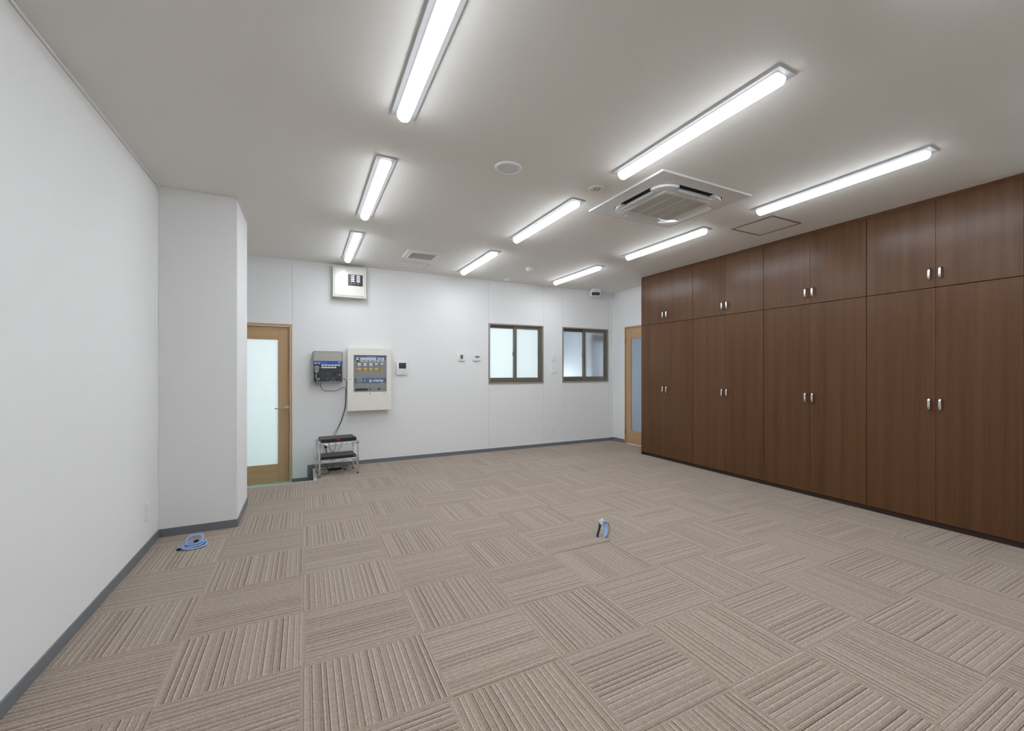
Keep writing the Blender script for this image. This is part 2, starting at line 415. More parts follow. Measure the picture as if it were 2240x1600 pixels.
# rooms behind the frosted glass
HY = 8.8
b = nb()
box(b, XL - .3, 6.8, HY, HY + .1, -.25, 2.65); box(b, XL - .4, XL - .3, YB + WT, HY, -.25, 2.65)
box(b, XL - .4, 6.8, YB + WT, HY + .1, 2.6, 2.7); box(b, 3.64, 3.70, YB + WT, HY, -.25, 2.65)
box(b, 6.75, 6.85, 4.6, HY, -.25, 2.65); box(b, XR + WT, 6.8, 4.5, 4.6, -.25, 2.65); box(b, XR + WT, 6.8, 4.5, YB + WT, 2.6, 2.7)
box(b, XL - .4, XL - .12, YB + WT - .02, YB + WT, -.25, 2.65)
struct(obj('wall_hall', b, WALL))
b = nb(); box(b, XL - .4, 3.66, YB + .2, HY, LOW - .05, LOW)
struct(obj('floor_hall', b, VINYL))
b = nb(); box(b, 3.68, 6.8, YB + WT, HY, -.05, 0); box(b, XR + WT, 6.8, 4.5, YB + WT, -.05, 0)
struct(obj('floor_side_room', b, SUB))

# skirting
def sk(name, segs):
    b = nb()
    for s in segs: box(b, *s, bev=.0015)
    return struct(obj(name, b, BASE))
T, SH = .008, .062
sk('baseboard_left', [(XL, XL + T, YF, PY0, .0, SH)])
sk('baseboard_pillar', [(XL + T, PX + T, PY0 - T, PY0, 0, SH), (PX, PX + T, PY0, PY1, 0, SH)])
sk('baseboard_back', [(.03, XR, YB - T, YB, -.01, .052), (.03, STEP_X, YB - T, YB, LOW, .0), (-.141, .03, YB - T, YB, LOW, -.105)])
sk('baseboard_right', [(XR - T, XR, D2[1], YB - T, 0, SH)])
sk('baseboard_front', [(XL + T, XR, YF, YF + T, 0, SH)])
# slim ceiling moulding
b = nb()
box(b, XL, XL + .012, YF, PY0, H - .014, H - .001, bev=.003)
struct(obj('trim_1', b, WALLPAPER))
b = nb(); box(b, XL + .012, PX + .008, PY0 - .008, PY0, H - .010, H - .001, bev=.002); box(b, PX, PX + .008, PY0, PY1, H - .010, H - .001, bev=.002)
struct(obj('trim_2', b, WALLPAPER))

# ------------------------------------------------------------------ doors
d1 = sempty('door_1', (D1[0], YB, LOW))
w, hh = D1[1] - D1[0], D1[3] - LOW
b = nb(); c = .024
box(b, 0, c, -.012, WT, 0, hh, bev=.002)
obj('door_jamb', b, OAK_V, d1); b = nb(); box(b, w - c, w, -.012, WT, 0, hh, bev=.002); obj('door_jamb', b, OAK_V, d1)
b = nb(); box(b, c, w - c, -.012, WT, hh - c, hh, bev=.002); obj('door_head', b, OAK_H, d1)
zb, zt = .030, hh - c - .004                       # leaf bottom / top
gx0, gx1, gz0, gz1 = .135, w - .153, .263, 1.673 - LOW
y0, y1 = .030, .066
leaf = obj('door_leaf', B(w - .153, w - c - .003, y0, y1, zb, zt, bev=.002), OAK_V, d1)
obj('door_stile', B(c + .003, gx0, y0, y1, zb, zt, bev=.002), OAK_V, leaf)
obj('top_rail', B(gx0, gx1, y0 + .0005, y1, gz1, zt, bev=.001), OAK_H, leaf)
obj('bottom_rail', B(gx0, gx1, y0 + .0005, y1, zb, gz0, bev=.001), OAK_H, leaf)
obj('pane', B(gx0 - .008, gx1 + .008, y0 + .012, y0 + .018, gz0 - .008, gz1 + .008), GLASS, d1)
b = nb()
tube(b, smooth_path([(w - .056, y0, .972), (w - .056, y0 - .045, .972), (w - .075, y0 - .052, .972), (w - .13, y0 - .052, .972), (w - .188, y0 - .050, .972)], 5), .0095, 10, flat=.8)
lathe(b, [(0, 0), (.024, 0), (.024, -.006), (.012, -.009), (0, -.009)], 24, (w - .056, y0, .972), 'Y')
obj('lever_handle', b, NICKEL, d1, smooth=True)
obj('door_gap_glow', B(c, w - c, -.004, WT, .0005, .025, bev=.002), mat('mint_glow_paint', (.36, .52, .45), .35), d1)  # added block, its mint colour paints the glow reflected under the leaf

d2 = sempty('door_2', (XR, D2[1], 0), (0, 0, -PI / 2))   # local x runs toward the camera, local -y into the room
w, hh = D2[1] - D2[0], D2[3]
b = nb(); c = .024
box(b, 0, c, -.012, WT, 0, hh, bev=.002); obj('door_jamb', b, OAK_V, d2)
b = nb(); box(b, w - c, w, -.012, WT, 0, hh, bev=.002); obj('door_jamb', b, OAK_V, d2)
b = nb(); box(b, c, w - c, -.012, WT, hh - c, hh, bev=.002); obj('door_head', b, OAK_H, d2)
y0, y1 = .002, .038; zb, zt = .008, hh - c - .004; gx0, gx1, gz0, gz1 = .164, w - .164, .24, 1.829
leaf = obj('door_leaf', B(c + .003, gx0, y0, y1, zb, zt, bev=.002), OAK_V, d2)
obj('door_stile', B(gx1, w - c - .003, y0, y1, zb, zt, bev=.002), OAK_V, leaf)
obj('top_rail', B(gx0, gx1, y0 + .0005, y1, gz1, zt, bev=.001), OAK_H, leaf)
obj('bottom_rail', B(gx0, gx1, y0 + .0005, y1, zb, gz0, bev=.001), OAK_H, leaf)
obj('pane', B(gx0 - .008, gx1 + .008, y0 + .014, y0 + .020, gz0 - .008, gz1 + .008), GLASS_D, d2)
for z in (.22, 1.79):
    b = nb(); lathe(b, [(0, -.05), (.007, -.05), (.007, .05), (0, .05)], 12, (c, -.006, z)); obj('hinge', b, BRONZE, d2, smooth=True)

# ------------------------------------------------------------------ sliding windows
LATCH = mat('latch_grey', (.20, .215, .20), .4)
def window(name, R, glass):
    x0, x1, z0, z1 = R; w, hh = x1 - x0, z1 - z0
    t = sempty(name, (x0, YB, z0))
    f = .020
    b = nb()                                           # outer frame: face flange, deep reveal
    for (a0, a1, c0, c1) in ((0, f, 0, hh), (w - f, w, 0, hh), (f, w - f, hh - f, hh), (f, w - f, 0, f)):
        box(b, a0, a1, -.010, .080, c0, c1, bev=.0015)
    obj('window_frame', b, BRONZE_L, t)
    b = nb(); box(b, f, w - f, .010, .012, f, f + .018); box(b, f, w - f, .045, .047, f, f + .018); box(b, f, w - f, .0, .080, f, f + .006)
    box(b, f, w - f, .010, .012, hh - f - .016, hh - f); box(b, f, w - f, .045, .047, hh - f - .016, hh - f)
    obj('guide_rail', b, BRONZE, t)
    def sash(a0, a1, yy, lw, rw):
        b = nb(); s = .026; zt, zb = hh - f - .006, f + .008
        gz0, gz1 = .097, hh - .072
        box(b, a0, a0 + lw, yy, yy + s, zb, zt, bev=.002); box(b, a1 - rw, a1, yy, yy + s, zb, zt, bev=.002)
        box(b, a0 + lw, a1 - rw, yy + .001, yy + s, gz1, zt, bev=.002); box(b, a0 + lw, a1 - rw, yy + .001, yy + s, zb, gz0, bev=.002)
        so = obj('sash', b, BRONZE, t)
        obj('pane', B(a0 + lw - .006, a1 - rw + .006, yy + .011, yy + .016, gz0 - .006, gz1 + .006), glass, so)
    sash(f, .480, .053, .022, .038)
    sash(.444, w - f - .034, .026, .048, .034)
    obj('side_stop', B(w - f - .030, w - f, .004, .079, f, hh - f, bev=.002), BRONZE, t)
    b = nb(); box(b, .425, .446, .030, .050, hh * .50 - .03, hh * .5 + .03, bev=.004)
    tube(b, smooth_path([(.437, .03, hh * .5 - .02), (.430, .018, hh * .5), (.428, .012, hh * .5 + .03), (.424, .004, hh * .5 + .045)], 5), .006, 8)
    obj('crescent_latch', b, LATCH, t, smooth=True)
    return t
window('window_1', W1, GLASS); window('window_2', W2, GLASS_B)
dk = nb()      # the dark frame seen blurred through the second window
box(dk, 4.44, 4.80, YB + .0805, YB + .15, 1.80, 1.935, bev=.004); box(dk, 4.44, 4.53, YB + .0805, YB + .15, 1.0, 1.80, bev=.004)
tag(obj('door_frame', dk, mat('dark_brown_paint', (.035, .025, .022), .6)), 'dark brown frame blurred behind right pane of window nearest corner', 'frame')

# ================================================================== WARDROBES
YS = [5.314, 4.285, 3.233, 2.178, 1.146]
WL = ['dark walnut fitted wardrobe at the far end beside the oak glazed door',
      'dark walnut fitted wardrobe, second from the far oak glazed door',
      'dark walnut fitted wardrobe, third from the far oak glazed door',
      'dark walnut fitted wardrobe nearest the camera, at the right edge']
DT = .020; ZK, ZM, ZT = .048, 1.960, 2.668
def handle(parent, y, z):
    b = nb(); h2 = .043
    pts = smooth_path([(0, 0, -h2), (-.016, 0, -h2 - .001), (-.027, 0, -h2 + .010), (-.029, 0, 0), (-.027, 0, h2 - .010), (-.016, 0, h2 + .001), (0, 0, h2)], 4)
    tube(b, pts, .0095, 12, flat=.55)
    o = obj('handle', b, CHROME, parent, (0, y, z), smooth=True); o['label'] = 'chrome bow handle'
for k in range(4):
    ya, yb = YS[k + 1], YS[k]; wd = yb - ya
    t = thing('wardrobe', WL[k], 'wardrobe', (WX, ya, 0), group='fitted wardrobes along the right wall')
    b = nb(); x1 = XR - WX - .004
    box(b, DT + .002, x1, .001, .018, ZK, ZT); box(b, DT + .002, x1, wd - .018, wd - .001, ZK, ZT)
    for z in (ZK, ZM - .012, ZT - .02): box(b, DT + .002, x1, .018, wd - .018, z, z + .02)
    box(b, x1 - .012, x1, .018, wd - .018, ZK, ZT)
    obj('carcass', b, WALNUT_D, t)
    obj('kick_board', B(.028, .046, .001, wd - .001, 0, ZK, ), WALNUT_D, t)
    mid = wd / 2; g = .0018
    for (z0, z1, hz) in ((ZK + .002, ZM - .0025, 1.007), (ZM + .0025, ZT - .003, 2.076)):
        for s, (a0, a1) in enumerate(((g * 1.5, mid - g * .33), (mid + g * .33, wd - g * 1.5))):
            d = obj('door', B(0, DT, a0, a1, z0, z1, bev=.0012), WALNUT, t)
            handle(d, mid - .0365 if s == 0 else mid + .0365, hz)
    if k == 0: obj('end_panel', B(.004, x1, wd, wd + .016, .0, ZT + .01, bev=.001), WALNUT, t)
    if k == 3: obj('end_panel', B(.004, x1, -.016, 0, .0, ZT, bev=.001), WALNUT, t)
struct(obj('trim_3', B(WX + .010, WX + .03, YS[-1] - .016, YS[0] + .010, ZT, H - .0005), WALNUT))

# ================================================================== CEILING LIGHTS
LAMPB = mat('lamp_base_enamel', (0.48, 0.48, 0.485), 0.4)
def make_light():
    t = thing('batten_light', '', 'light')
    w2, l2 = .0655, .65; b = nb()
    prism(b, [(-w2, 0), (w2, 0), (w2, -.008), (w2 - .003, -.011), (-w2 + .003, -.011), (-w2, -.008)], -l2, l2, 'Y', bev=.0)
    obj('base_plate', b, LAMPB, t)
    # lens: rounded bar with soft ends
    b = nb(); hw, dp, e = .037, .046, .018; ly = l2 - .030; n = 14; secs = []
    for s in (0, .12, .35, .65, 1.0): secs.append((-ly + e * s, math.sqrt(max(0.0, 1 - (1 - s) ** 2))))
    secs += [(-y, q) for y, q in reversed(secs)]
    rings = []
    for y, q in secs:
        rings.append([b.verts.new((hw * (.78 + .22 * q) * math.cos(PI * i / n), y, -.011 - dp * (.45 + .55 * q) * math.sin(PI * i / n) ** .8)) for i in range(n + 1)])
    for A, Bq in zip(rings, rings[1:]):
        for i in range(n): b.faces.new((A[i], A[i + 1], Bq[i + 1], Bq[i]))
    b.faces.new(rings[0]); b.faces.new(rings[-1])
    obj('diffuser', b, LED, t, smooth=True)
    return t
proto = make_light()
cols = [(.472, 'left'), (1.970, 'middle'), (3.477, 'right')]
rowl = ['above the camera', 'first in view from the camera', 'middle one of the row', 'last one before the back wall']
first = True
for ci, (x, cn) in enumerate(cols):
    for k in range(4):
        o = proto if first else copy_tree(proto); first = False
        o.location = (x, .105 + 1.84 * k, H)
        o['label'] = f'white LED batten light on ceiling, {cn} row, {rowl[k]}'
        o['group'] = 'LED batten lights on the ceiling'

# ================================================================== CEILING AIR CONDITIONER
t = thing('air_conditioner', 'white square four-way cassette air conditioner set in the ceiling', 'air conditioner', (2.662, 2.845, H + .0115))
a = .473; b = nb()
# outer panel as a ring with a shallow lip
for (x0, x1, y0, y1) in ((-a, a, -a, -.355), (-a, a, .355, a), (-a, -.355, -.355, .355), (.355, a, -.355, .355)):
    box(b, x0, x1, y0, y1, -.024, -.0117)
obj('outer_panel', b, WHITE_M, t)
b = nb()
for (x0, x1, y0, y1) in ((-a, a, -a, -a + .016), (-a, a, a - .016, a), (-a, -a + .016, -a + .016, a - .016), (a - .016, a, -a + .016, a - .016)):
    box(b, x0, x1, y0, y1, -.0265, -.0238, bev=.001)
obj('rim', b, WHITE_M, t)
obj('duct_shade_sheet', B(-.355, .355, -.355, .355, -.0135, -.0117), DARK, t)  # shallow dark sheet, paints the shaded depth of the duct
b = nb()     # collar: flat flange, then a dark shadow gap round the body
tt = bmesh.new(); LP = (rrect_pts(.800, .800, .05, 8), rrect_pts(.722, .722, .145, 8), rrect_pts(.706, .706, .138, 8), rrect_pts(.706, .706, .138, 8)); n = len(LP[0])
R4 = [[tt.verts.new((x, y, z)) for x, y in P] for P, z in zip(LP, (-.0243, -.0262, -.0255, -.0135))]
for A, Bq in zip(R4, R4[1:]):
    for i in range(n): tt.faces.new((A[i], A[(i + 1) % n], Bq[(i + 1) % n], Bq[i]))
merge(b, tt)
obj('collar', b, WHITE_M, t, smooth=True)
b = nb()     # body: rounded square with a notch along each side for the outlets
hw_, nr, nx, ny = .345, .130, .205, .286
one = [(nx, hw_), (nx, ny), (-nx, ny), (-nx, hw_)] ; out = []
arc_ = [(-hw_ + nr + nr * math.cos(PI / 2 + PI / 2 * k / 8), hw_ - nr + nr * math.sin(PI / 2 + PI / 2 * k / 8)) for k in range(9)]
for q in range(4):
    c_, s_ = round(math.cos(q * PI / 2)), round(math.sin(q * PI / 2))
    for (x, y) in one + arc_: out.append((x * c_ - y * s_, x * s_ + y * c_))
dd = []
for p_ in out:
    if not dd or (abs(p_[0] - dd[-1][0]) + abs(p_[1] - dd[-1][1])) > 1e-5: dd.append(p_)
prism(b, dd, -.044, -.0135, 'Z', bev=.006, seg=3)
obj('centre_panel', b, WHITE_M, t, smooth=True)
g = obj('intake_grille', B(-.250, .250, -.250, .250, -.049, -.043, bev=.002), WHITE_M, t)
for k in range(4):
    b = nb(); x0 = -.232 + k * .118; x1 = x0 + .104
    for i in range(12): xx = x0 + (i + .5) * .104 / 12; box(b, xx - .0022, xx + .0022, -.225, .225, -.0525, -.0486)
    for i in range(40): yy = -.225 + i * .45 / 39; box(b, x0, x1, yy - .0022, yy + .0022, -.0510, -.0486)
    so = obj('grille_section', b, mat('grille_plastic_%d' % k, (.60, .585, .55), .5) if k == 0 else bpy.data.materials['grille_plastic_0'], g)
    so['kind'] = 'stuff'
for q in range(4):
    m3 = Matrix.Rotation(q * PI / 2, 4, 'Z')
    b = nb()
    # curved louver hanging open below the slot
    prof = [(-.286, -.040), (-.306, -.046), (-.326, -.058), (-.333, -.066), (-.336, -.064), (-.330, -.055), (-.309, -.042), (-.288, -.036)]
    prism(b, [(y, z) for y, z in prof], -.180, .180, 'X')
    o = obj('louver_flap', b, WHITE_M, t); o.matrix_local = m3
    b = nb(); box(b, -.215, .215, -.345, -.286, -.0155, -.0136); o = obj('slot_shade_strip', b, DARK, t); o.matrix_local = m3  # dark strip paints the shade in the outlet
    b = nb(); box(b, -.2045, -.185, -.343, -.288, -.041, -.014, bev=.003)
    o = obj('slot_end', b, GREYW, t); o.matrix_local = m3
    b = nb(); box(b, .185, .2045, -.343, -.288, -.041, -.014, bev=.003)
    o = obj('slot_end', b, GREYW, t); o.matrix_local = m3
obj('badge', B(.06, .085, -.268, -.260, -.0450, -.0435), mat('badge_grey', (.3, .3, .3), .4), t)

# ================================================================== OTHER CEILING FITTINGS
t = thing('ceiling_speaker', 'round white ceiling speaker with grey mesh, left of the cassette air conditioner', 'speaker', (1.236, 2.888, H))
b = nb(); lathe(b, [(.074, -.010), (.078, -.013), (.090, -.010), (.094, -.004), (.094, 0)], 40); obj('ring', b, WHITE, t, smooth=True)
b = nb(); lathe(b, [(0, -.0095), (.070, -.0098), (.076, -.011), (.076, -.002), (0, -.002)], 40)
mg = noise_bump(mat('speaker_mesh', (.70, .70, .71), .5), 900, .5, .001, colvar=.08); obj('mesh_grille', b, mg, t, smooth=True)

t = thing('ceiling_sensor', 'small flat round white sensor plate on ceiling beside the air conditioner', 'sensor', (1.977, 2.884, H))
b = nb(); lathe(b, [(0, -.004), (.052, -.005), (.057, -.003), (.057, 0), (0, 0)], 32); obj('plate', b, CEIL, t, smooth=True)
b = nb(); lathe(b, [(.050, -.004), (.054, -.0085), (.059, -.005), (.059, 0)], 32); obj('rim', b, WHITE, t, smooth=True)
b = nb(); lathe(b, [(0, -.018), (.008, -.017), (.011, -.010), (.020, -.005), (.020, -.003), (0, -.003)], 20); obj('sensor_head', b, GREYW, t, smooth=True)
b = nb()
for q in range(4):
    an = q * PI / 2 + .5; tube(b, [(.009 * math.cos(an), .009 * math.sin(an), -.012), (.030 * math.cos(an), .030 * math.sin(an), -.007)], .003, 6)
obj('spoke', b, GREYC, t)

def smoke(loc, m, label):
    t = thing('smoke_detector', label, 'detector', loc, group='smoke detectors on the ceiling')
    b = nb(); lathe(b, [(0, 0), (.056, 0), (.056, -.010), (.050, -.014), (0, -.014)], 32); obj('base', b, m, t, smooth=True)
    b = nb(); lathe(b, [(0, -.044), (.022, -.043), (.036, -.036), (.044, -.022), (.044, -.012), (0, -.012)], 32); obj('sensor_dome', b, m if m is not CREAM else WHITE, t, smooth=True)
    b = nb(); lathe(b, [(0, -.016), (.004, -.016), (.004, -.012), (0, -.012)], 10, (-.05, 0, -.001)); obj('indicator', b, BLACK, t)
smoke((2.712, 5.60, H), WHITE, 'white domed smoke detector on ceiling between middle and right light rows')
smoke((2.716, 6.40, H), CREAM, 'cream based smoke detector on ceiling close to the back wall')

t = thing('motion_sensor', 'white box sensor with black window on ceiling above the corner window', 'sensor', (4.40, 6.46, H), (0, 0, -.50))
b = nb(); prism(b, [(-.086, -.132), (.086, -.132), (.086, -.045), (.078, -.022), (.060, -.008), (.035, 0), (-.035, 0), (-.060, -.008), (-.078, -.022), (-.086, -.045)], -.060, .060, 'Y', bev=.008); obj('housing', b, WHITE, t, smooth=True)
b = nb(); rplate(b, 0, -.096, .138, .054, .006, -.068, -.0595, .002); obj('black_window', b, BLACK, t)
b = nb(); rplate(b, 0, -.045, .110, .030, .008, -.0615, -.0595, .0005); obj('sensor_lens', b, GREYW, t)

t = thing('exhaust_vent', 'square white exhaust vent with grey grille on ceiling above fire panel', 'vent', (1.253, 5.605, H))
b = nb()
for (x0, x1, y0, y1) in ((-.2, .2, -.205, -.145), (-.2, .2, .145, .205), (-.2, -.142, -.145, .145), (.142, .2, -.145, .145)): box(b, x0, x1, y0, y1, -.016, 0, bev=.003)
for (x0, x1, y0, y1) in ((-.155, .155, -.158, -.145), (-.155, .155, .145, .158), (-.155, -.142, -.145, .145), (.142, .155, -.145, .145)): box(b, x0, x1, y0, y1, -.022, -.014, bev=.002)
obj('frame', b, WHITE, t)
obj('backing', B(-.143, .143, -.146, .146, -.006, -.002), mat('vent_dark', (.25, .25, .25), .7), t)
SLB = B(-.142, .142, -.004, .004, -.015, -.007); sl = obj('slat', SLB, mat('vent_slat', (.50, .50, .49), .5), t)
for i in range(22):
    o = sl if i == 0 else sl.copy()
    if i: COL.objects.link(o)
    o.location = (0, -.137 + i * .274 / 21, 0)

def hatch(name, label, cx_, cy_, w, d, fw, fm, pm, proud):
    t = thing(name, label, 'hatch', (cx_, cy_, H))
    b = nb()
    for (x0, x1, y0, y1) in ((-w / 2, w / 2, -d / 2, -d / 2 + fw), (-w / 2, w / 2, d / 2 - fw, d / 2), (-w / 2, -w / 2 + fw, -d / 2 + fw, d / 2 - fw), (w / 2 - fw, w / 2, -d / 2 + fw, d / 2 - fw)):
        box(b, x0, x1, y0, y1, -proud, 0, bev=.001)
    obj('frame', b, fm, t)
    obj('lid', B(-w / 2 + fw + .002, w / 2 - fw - .002, -d / 2 + fw + .002, d / 2 - fw - .002, -proud * .6, -.0003), pm, t)
hatch('access_hatch', 'square ceiling hatch with thin brown frame by the wardrobes', 3.932, 2.822, .440, .462, .020, HATCHF, CEIL, .006)
hatch('access_hatch', 'square ceiling hatch painted ceiling grey, behind the exhaust vent', 1.252, 6.225, .405, .385, .009, GREYW, CEIL, .004)

# ================================================================== BACK WALL EQUIPMENT
# --- distribution board
t = thing('distribution_board', 'ivory electrical board with black breaker window, high on wall under the ceiling', 'electrical box', (.520, YB, 2.253))
w, hh, dp = .404, .412, .118
b = nb(); box(b, -w / 2, w / 2, -dp, 0, 0, hh, bev=.004); obj('box', b, IVORY, t)
b = nb(); box(b, -w / 2 + .019, w / 2 - .019, -dp - .001, -dp + .001, .019, hh - .019); obj('door_joint', b, mat('joint_grey', (.33, .32, .28), .6), t)
door = obj('door', B(-w / 2 + .0215, w / 2 - .0215, -dp - .006, -dp - .001, .0215, hh - .0215, bev=.0015), IVORY_G, t)
pl = obj('breaker_window', B(-.021, .160, -dp - .0085, -dp - .006, .157, .307, bev=.001), mat('smoked_plastic', (.035, .037, .045), .25), t)
sq = None
for cxx in (.037, .104):
    for r_ in range(4):
        if sq is None: sq = obj('breaker_tag', B(-.022, .022, -dp - .0105, -dp - .0085, -.0085, .0085), WHITE, pl); o = sq
        else: o = sq.copy(); COL.objects.link(o)
        o.location = (cxx, 0, .290 - r_ * .0242 + (.0 if cxx < .05 else -.001))
b = nb(); b.free()
for x0_, x1_ in ((.012, .03), (.045, .068), (.09, .115)): obj('legend', B(x0_, x1_, -dp - .0095, -dp - .0085, .187, .191), GREYW, pl)
b = nb(); box(b, -.149, -.136, -dp - .013, -dp - .006, .15, .235, bev=.004); obj('latch_handle', b, CHROME, door)
b = nb(); lathe(b, [(0, -.0025), (.006, -.0025), (.006, 0), (0, 0)], 16, (-.03, -dp - .006, .352), 'Y'); obj('lock', b, GREYC, door)

# --- fire alarm panel
t = thing('fire_alarm_panel', 'cream fire alarm control panel with grey indicator display on wall', 'alarm panel', (.770, YB, .740))
w, hh, dp = .550, .840, .118
b = nb()
px0, px1, pz0, pz1 = -.203, .215, .250, .748           # display opening (local)
y0 = -dp
box(b, -w / 2, w / 2, -dp + .012, 0, 0, hh, bev=.002)
obj('cabinet', b, IVORY, t)
b = nb()
for (a0, a1, c0, c1) in ((-w / 2, px0, 0, hh), (px1, w / 2, 0, hh), (px0, px1, 0, pz0), (px0, px1, pz1, hh)): box(b, a0, a1, -dp, -dp + .0118, c0, c1)
fr = obj('door', b, IVORY, t)
GP = mat('panel_grey', (.245, .25, .255), .45)
dpn = obj('display_plate', B(px0, px1, -dp + .0075, -dp + .0119, pz0, pz1), GP, t)
FY = -dp + .0075
def fx(x): return px0 + (x - 60) / 1215 * (px1 - px0)
def fz(y): return pz0 + (1490 - y) / 1365 * (pz1 - pz0)
PB = mat('panel_blue', (.072, .135, .215), .45); PW = mat('panel_pale_blue', (.52, .60, .74), .45); PG = mat('panel_label_grey', (.48, .50, .52), .45)
PWH = mat('panel_label_white', (.68, .69, .71), .45); PY_ = mat('panel_yellow', (.75, .60, .05), .45); PA = mat('panel_amber', (.52, .24, .015), .45); POL = mat('panel_olive', (.32, .30, .06), .45); PK = mat('panel_black', (.02, .021, .022), .45); PLN = mat('panel_line', (.16, .165, .17), .5)
PTX = mat('panel_print_grey', (.30, .36, .42), .5)
def fp(name, m, rects, th=.0008, base=0.0, r=0.0):
    b = nb()
    for (x0, x1, y0_, y1_) in rects:
        X0, X1, Z0, Z1 = fx(x0), fx(x1), fz(y1_), fz(y0_)
        if r: rplate(b, (X0 + X1) / 2, (Z0 + Z1) / 2, X1 - X0, Z1 - Z0, r, FY - base - th, FY - base, n=4)
        else: box(b, X0, X1, FY - base - th, FY - base, Z0, Z1)
    return obj(name, b, m, dpn)
fp('header_band', PB, [(92, 1243, 140, 302)], .0006, 0, .004)
fp('header_print', PTX, [(510 + k * 44, 510 + k * 44 + 32, 168, 200) for k in range(8)], .0004, .0006)
fp('header_strip', PW, [(155, 1180, 214, 303)], .0006, .0006, .005)
for x in (270, 915): fp('button', PK, [(x - 30, x + 30, 230, 288)], .003, .0012, .004)
fp('strip_print', mat('panel_print_dark', (.16, .18, .22), .5), [(990, 1110, 248, 276)], .0004, .0012)
fp('selector', PK, [(165, 268, 318, 372)], .0015, 0, .004)
for x0, x1 in ((318, 432), (468, 578), (620, 727), (768, 876), (912, 1022), (1065, 1175)): fp('zone_label', PG, [(x0, x1, 318, 372)], .0008)
fp('divider', PLN, [(x - 12, x + 8, 325, 368) for x in (450, 600, 750, 900, 1050)] + [(110, 1230, 393, 399), (110, 1230, 525, 530), (110, 1230, 657, 662)], .0008)
cx5 = [(205, 322), (415, 532), (625, 742), (832, 947), (1040, 1155)]
for k, (x0, x1) in enumerate(cx5):
    fp('zone_label', PWH, [(x0, x1, 420, 464)])
    if k < 3: fp('zone_label', PWH, [(x0, x1, 478, 516)])
    fp('zone_label', PY_ if k < 4 else POL, [(x0, x1 + 12, 612 if k < 4 else 620, 650 if k < 4 else 640)])
    fp('zone_label', PA, [(x0 - 4, x1 + 16, 690, 736)])
    for y in (440, 495, 570, 630, 712):
        lit = (k == 0 and y == 630)
        o = fp('indicator_lamp', LED_RED if lit else PK, [(x0 - 44, x0 - 14, y - 14, y + 14)], .0016, 0, .0035)
fp('control_band', PB, [(88, 1247, 972, 1166)], .0006, 0, .012)
b = nb(); lathe(b, [(0, -.006), (.030, -.006), (.038, -.003), (.039, 0), (0, 0)], 36, (fx(265), FY - .0006, fz(1070)), 'Y'); spk = obj('sounder', b, GP, dpn, smooth=True)
fp('sounder_slot', PLN, [(185, 345, y, y + 18) for y in (1015, 1055, 1095, 1135)], .0006, .0066)
fp('indicator_lamp', LED_GREEN, [(448, 492, 1060, 1104)], .0016, .0006, .005)
fp('key_plate', PW, [(620, 735, 1024, 1138)], .0008, .0006, .019)
fp('key_switch', PLN, [(658, 694, 1052, 1108)], .002, .0014, .004)
fp('switch_plate', PW, [(775, 1148, 1042, 1112)], .0008, .0006, .009)
fp('switch', PLN, [(835, 885, 1062, 1092), (975, 1025, 1062, 1092)], .002, .0014, .003)
fp('band_print', PTX, [(800, 900, 1000, 1016), (960, 1060, 1000, 1016), (440, 500, 1010, 1024)], .0004, .0006)
fp('band_print', PWH, [(1068, 1140, 1148, 1164)], .0004, .0006)
fp('screw', PLN, [(664, 696, 1205, 1238)], .0014, 0, .004)
fp('connector_strip', PK, [(120, 572, 1360, 1438)], .0015, 0, .003)
fp('socket', PK, [(618, 696, 1352, 1430)], .0015); fp('socket', GP, [(634, 680, 1370, 1414)], .0006, .0015)
fp('socket', PK, [(952, 1022, 1352, 1428)], .003, 0, .005)
fp('panel_print', PLN, [(745, 925, 1378, 1390), (1045, 1215, 1330, 1340), (1045, 1190, 1366, 1378), (1045, 1215, 1394, 1404)], .0004)
def knob(name, x, z, r, m, p, yy, hgt=.004):
    b = nb(); lathe(b, [(0, -hgt), (r * .8, -hgt), (r, -hgt * .6), (r, 0), (0, 0)], 18, (x, yy, z), 'Y'); return obj(name, b, m, p, smooth=True)
knob('lock', .0, .225, .008, GREYC, fr, -dp); knob('screw', -.243, .425, .006, GREYC, fr, -dp)
b = nb(); box(b, .148, .166, -dp - .0006, -dp, .238, .245); box(b, .170, .198, -dp - .0006, -dp, .226, .240); box(b, .194, .208, -dp - .0006, -dp, .208, .222)
obj('print', b, GREYW, fr)

# --- broadcast amplifier
t = thing('wall_amplifier', 'grey and black wall mounted broadcast amplifier with blue stripe', 'amplifier', (.263, YB, 1.125))
w, hh, dp = .352, .407, .115
RIMG = mat('amp_rim_grey', (.27, .275, .27), .45); OLV = mat('amp_lid_grey', (.40, .40, .34), .35)
AB = mat('amp_blue', (.02, .085, .42), .45); AD = mat('amp_face', (.030, .034, .044), .4); AD2 = mat('amp_face_raised', (.042, .047, .058), .4)
b = nb(); rplate(b, 0, hh / 2, w, hh, .022, -dp, 0, .006); obj('case', b, RIMG, t, smooth=True)
def ax(x): return -w / 2 + (x - 145) / 1065 * w
def az(y): return (1265 - y) / 1150 * hh
AY = -dp
def ap(name, m, rects, th=.001, base=0.0, r=0.0, parent=None):
    b = nb()
    for (x0, x1, y0_, y1_) in rects:
        X0, X1, Z0, Z1 = ax(x0), ax(x1), az(y1_), az(y0_)
        if r: rplate(b, (X0 + X1) / 2, (Z0 + Z1) / 2, X1 - X0, Z1 - Z0, r, AY - base - th, AY - base, n=4)
        else: box(b, X0, X1, AY - base - th, AY - base, Z0, Z1)
    return obj(name, b, m, parent or t)
ap('lid', OLV, [(182, 1175, 163, 472)], .0015, 0, .006)
band = ap('blue_band', AB, [(178, 1190, 476, 597)], .002)
